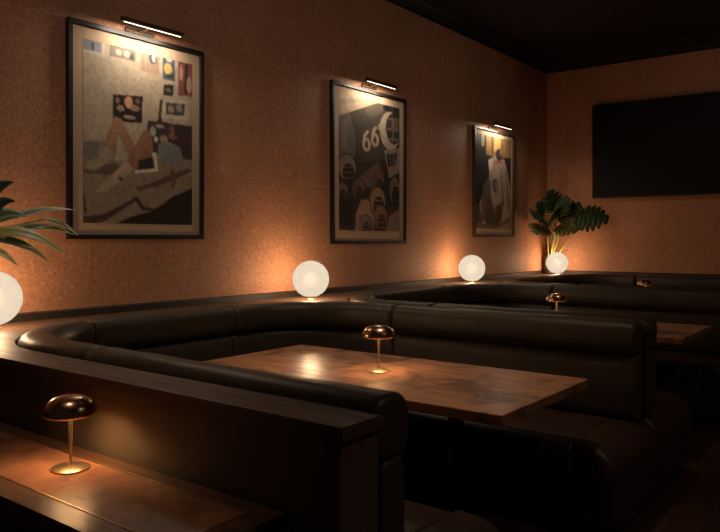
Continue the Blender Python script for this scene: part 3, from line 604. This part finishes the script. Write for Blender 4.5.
specs = [  # leaf start, leaf tip, rise, width, tilt to the room, material
    ((.26, -.08, .54), (.73, -.09, .63), .06, .050, .7, 'varieg'), ((.30, -.10, .50), (.70, -.12, .49), .07, .055, .9, 'varieg'),
    ((.52, -.12, .575), (.745, -.09, .485), .03, .050, .9, 'varieg'), ((.22, -.14, .50), (.58, -.24, .38), .09, .095, .8, 'varieg2'),
    ((.20, -.15, .47), (.48, -.26, .34), .07, .090, .9, 'varieg2'),

    ((.22, -.14, .48), (.42, -.26, .40), .03, .055, .9, 'darkleaf'), ((.18, -.12, .56), (.33, -.20, .66), .05, .085, 1.0, 'darkleaf'),
    ((.15, -.12, .60), (.32, -.20, .76), .05, .080, 1.1, 'darkleaf'), ((.18, -.14, .55), (.38, -.22, .58), .05, .085, .9, 'varieg'),
    ((.15, -.15, .45), (.30, -.28, .33), .03, .080, .8, 'varieg2'),
    ((-.10, -.10, .55), (-.45, -.16, .50), .10, .07, .8, 'varieg'),
    ((-.08, -.14, .52), (-.36, -.26, .38), .08, .08, .8, 'varieg2'), ((.0, -.10, .62), (-.14, -.16, .84), .03, .08, 1.0, 'darkleaf'),
]
for a, b, rise, w, rl, mt in specs:
    bm = bmesh.new(); arc_leaf(bm, a, b, rise, w, roll=rl)
    solid(link('leaf', bm, M[mt], tp, True), .0012)
    a = Vector(a); b = Vector(b)
    link('stem', tube(bmesh.new(), [(0, 0, .08), (a.x*.08, a.y*.1, .24), (a.x*.3, a.y*.3, .38), (a.x*.65, a.y*.65, a.z-.05), a.lerp(b, .05)+Vector((0, 0, .004))], .0035, 6), M['stem'], tp, True)

# monstera cuttings in a vase in the far corner
mp = thing('potted_monstera', (9.26, 3.885, LZ), 'monstera with big dark split leaves standing in the far corner', 'plant')
link('vase', lathe(bmesh.new(), [(0, 0), (.075, 0), (.082, .02), (.085, .12), (.075, .24), (.07, .27), (.062, .268), (.068, .24), (.075, .12), (.07, .03), (0, .025)], 32), M['vase'], mp, True)
def monstera_leaf(bm, base, dirv, nrm, size):
    d = Vector(dirv).normalized(); n = Vector(nrm); n = (n-d*n.dot(d)).normalized(); s = d.cross(n)
    def P(u, v): return Vector(base)+d*(v*size-abs(u)**2*size*.10)+s*(u*size)+n*(-(u*u)*.35-(v-.4)**2*.30)*size
    def half(v): # outline half width at v (-.12..1)
        t = (v+.14)/1.14
        return .60*math.sin(PI*t**.72)**.62 if 0 < t < 1 else 0
    NV = 6
    for sg in (-1, 1):
        for i in range(NV):
            v0 = -.14+1.14*i/NV; v1 = -.14+1.14*(i+1)/NV; gap = .011 if i > 1 else 0
            sw = .16  # lobes sweep towards the tip
            K = 6; rows = []
            for k in range(K+1):
                q = k/K; g = gap*max(0, (q-.5)/.5)
                a = v0+g; b = v1-g
                ha = half(min(.97, (v0+v1)/2))
                u = ha*q; r = []
                taper = 1-.55*max(0, q-.75)/.25
                m = (a+b)/2
                for w in (a, m, b):
                    w2 = m+(w-m)*taper
                    r.append(bm.verts.new(P(sg*u, min(1.02, w2+sw*u*u*1.6))))
                rows.append(r)
            for x, y in zip(rows, rows[1:]):
                for k in range(2): bm.faces.new((x[k], x[k+1], y[k+1], y[k]))
# (leaf base offset, direction, normal, size, material)
ml = [((-.05, -.05, 1.00), (-.4, -.1, .6), (-.8, -.6, .5), .30, 'monstera'),
      ((-.16, -.02, .86), (-.75, .06, .1), (-.6, -.6, .7), .30, 'monstera'),
      ((.02, -.10, .92), (.2, -.6, .35), (-.8, -.3, .6), .30, 'monstera'),
      ((-.02, -.40, .90), (.05, -.9, -.1), (-.85, -.1, .55), .34, 'monstera'),
      ((-.16, .0, .70), (-.8, .02, -.25), (-.5, -.5, .8), .27, 'monstera2'),
      ((-.05, -.12, .68), (-.1, -.7, -.15), (-.6, -.2, .8), .25, 'monstera2'),
      ((-.08, -.04, .84), (-.3, -.2, .2), (-.8, -.4, .6), .26, 'monstera'),
      ((.0, -.22, .86), (-.1, -.5, -.5), (-.8, -.2, .5), .22, 'monstera2'),
      ((-.12, .0, .92), (-.7, .0, .45), (-.7, -.6, .4), .24, 'monstera'),
      ((-.06, -.1, .98), (-.1, -.5, .6), (-.8, -.3, .4), .24, 'monstera')]
for b, d, n, sz, mt in ml:
    b = (b[0]-.13+(-.09 if d[0] < -.6 else 0), b[1]-.07, .64+(b[2]-.68)*.62); sz *= 1.05
    bm = bmesh.new(); monstera_leaf(bm, b, d, n, sz)
    bmesh.ops.remove_doubles(bm, verts=bm.verts, dist=.0008)
    solid(link('leaf', bm, M[mt], mp, True), .0015)
    b = Vector(b); sw = random.uniform(-1, .8)
    link('stem', tube(bmesh.new(), [(b.x*.1, b.y*.1, .06), (b.x*.25, b.y*.2+sw*.045, .27), (b.x*.45, b.y*.5+sw*.12, .30+(b.z-.30)*.5), b], [.009, .009, .008, .005], 8), M['stem'], mp, True)

# ------------------------------------------------------------------ unseen fill lights added to brighten the room
def area(name, loc, rot, size, power, color):
    l = bpy.data.lights.new(name, 'AREA'); l.shape = 'DISK'; l.size = size; l.energy = power; l.color = color
    o = bpy.data.objects.new(name, l); col.objects.link(o); o.location = loc; o.rotation_euler = rot; return o
def add_fill_spot(loc, target, power, ang, colr=(1, .80, .66)):
    l = bpy.data.lights.new('fill_spot', 'SPOT'); l.energy = power; l.color = colr; l.spot_size = math.radians(ang); l.spot_blend = 1; l.shadow_soft_size = .12
    o = bpy.data.objects.new('fill_spot', l); col.objects.link(o); o.location = loc
    o.rotation_euler = (Vector(target)-Vector(loc)).to_track_quat('-Z', 'Y').to_euler()
add_fill_spot((.9, .6, 3.8), (1.6, 4, 2.5), 42, 82)
add_fill_spot((3.9, .6, 3.8), (4.2, 4, 2.3), 31, 82)  # unseen spots added as fill to lift the upper walls
add_fill_spot((6.5, .6, 3.8), (6.8, 4, 2.3), 24, 82)
add_fill_spot((5.9, 1.2, 3.8), (9.43, 1.4, 2.3), 20, 82)
add_fill_spot((2.9, 1.7, 3.8), (2.95, 2.15, .76), 110, 62, (1, .70, .46))  # added overhead fill for table tops and console, no fixture there
add_fill_spot((5.5, 1.7, 3.8), (5.5, 2.15, .76), 40, 55, (1, .70, .46))
add_fill_spot((1.0, 2.0, 3.8), (1.1, 2.1, .76), 34, 40, (1, .70, .46))
area('fill_area', (2.6, -1.2, 3.8), (math.radians(-38), 0, 0), .5, 38, (1, .72, .48))  # soft fill added from the aisle side, stands for no real fixture
w = bpy.data.worlds.new('w'); sc.world = w; w.use_nodes = True
w.node_tree.nodes['Background'].inputs[0].default_value = (1, .66, .42, 1); w.node_tree.nodes['Background'].inputs[1].default_value = .010

# ------------------------------------------------------------------ camera
cam = bpy.data.cameras.new('camera'); co = bpy.data.objects.new('camera', cam); col.objects.link(co)
cam.sensor_width = 36; cam.lens = 36*716/720; cam.shift_y = -26/720
co.location = (0, 0, 1.41); co.rotation_euler = (PI/2, 0, math.radians(-52.37)); cam.clip_start = .02
sc.camera = co
sc.view_settings.view_transform = 'Standard'; sc.view_settings.look = 'None'; sc.view_settings.gamma = 1
sc.view_settings.exposure = 0.0; sc.view_settings.use_curve_mapping = False
sc.cycles.use_denoising = True
sc.cycles.max_bounces = 8
sc.cycles.sample_clamp_indirect = 4
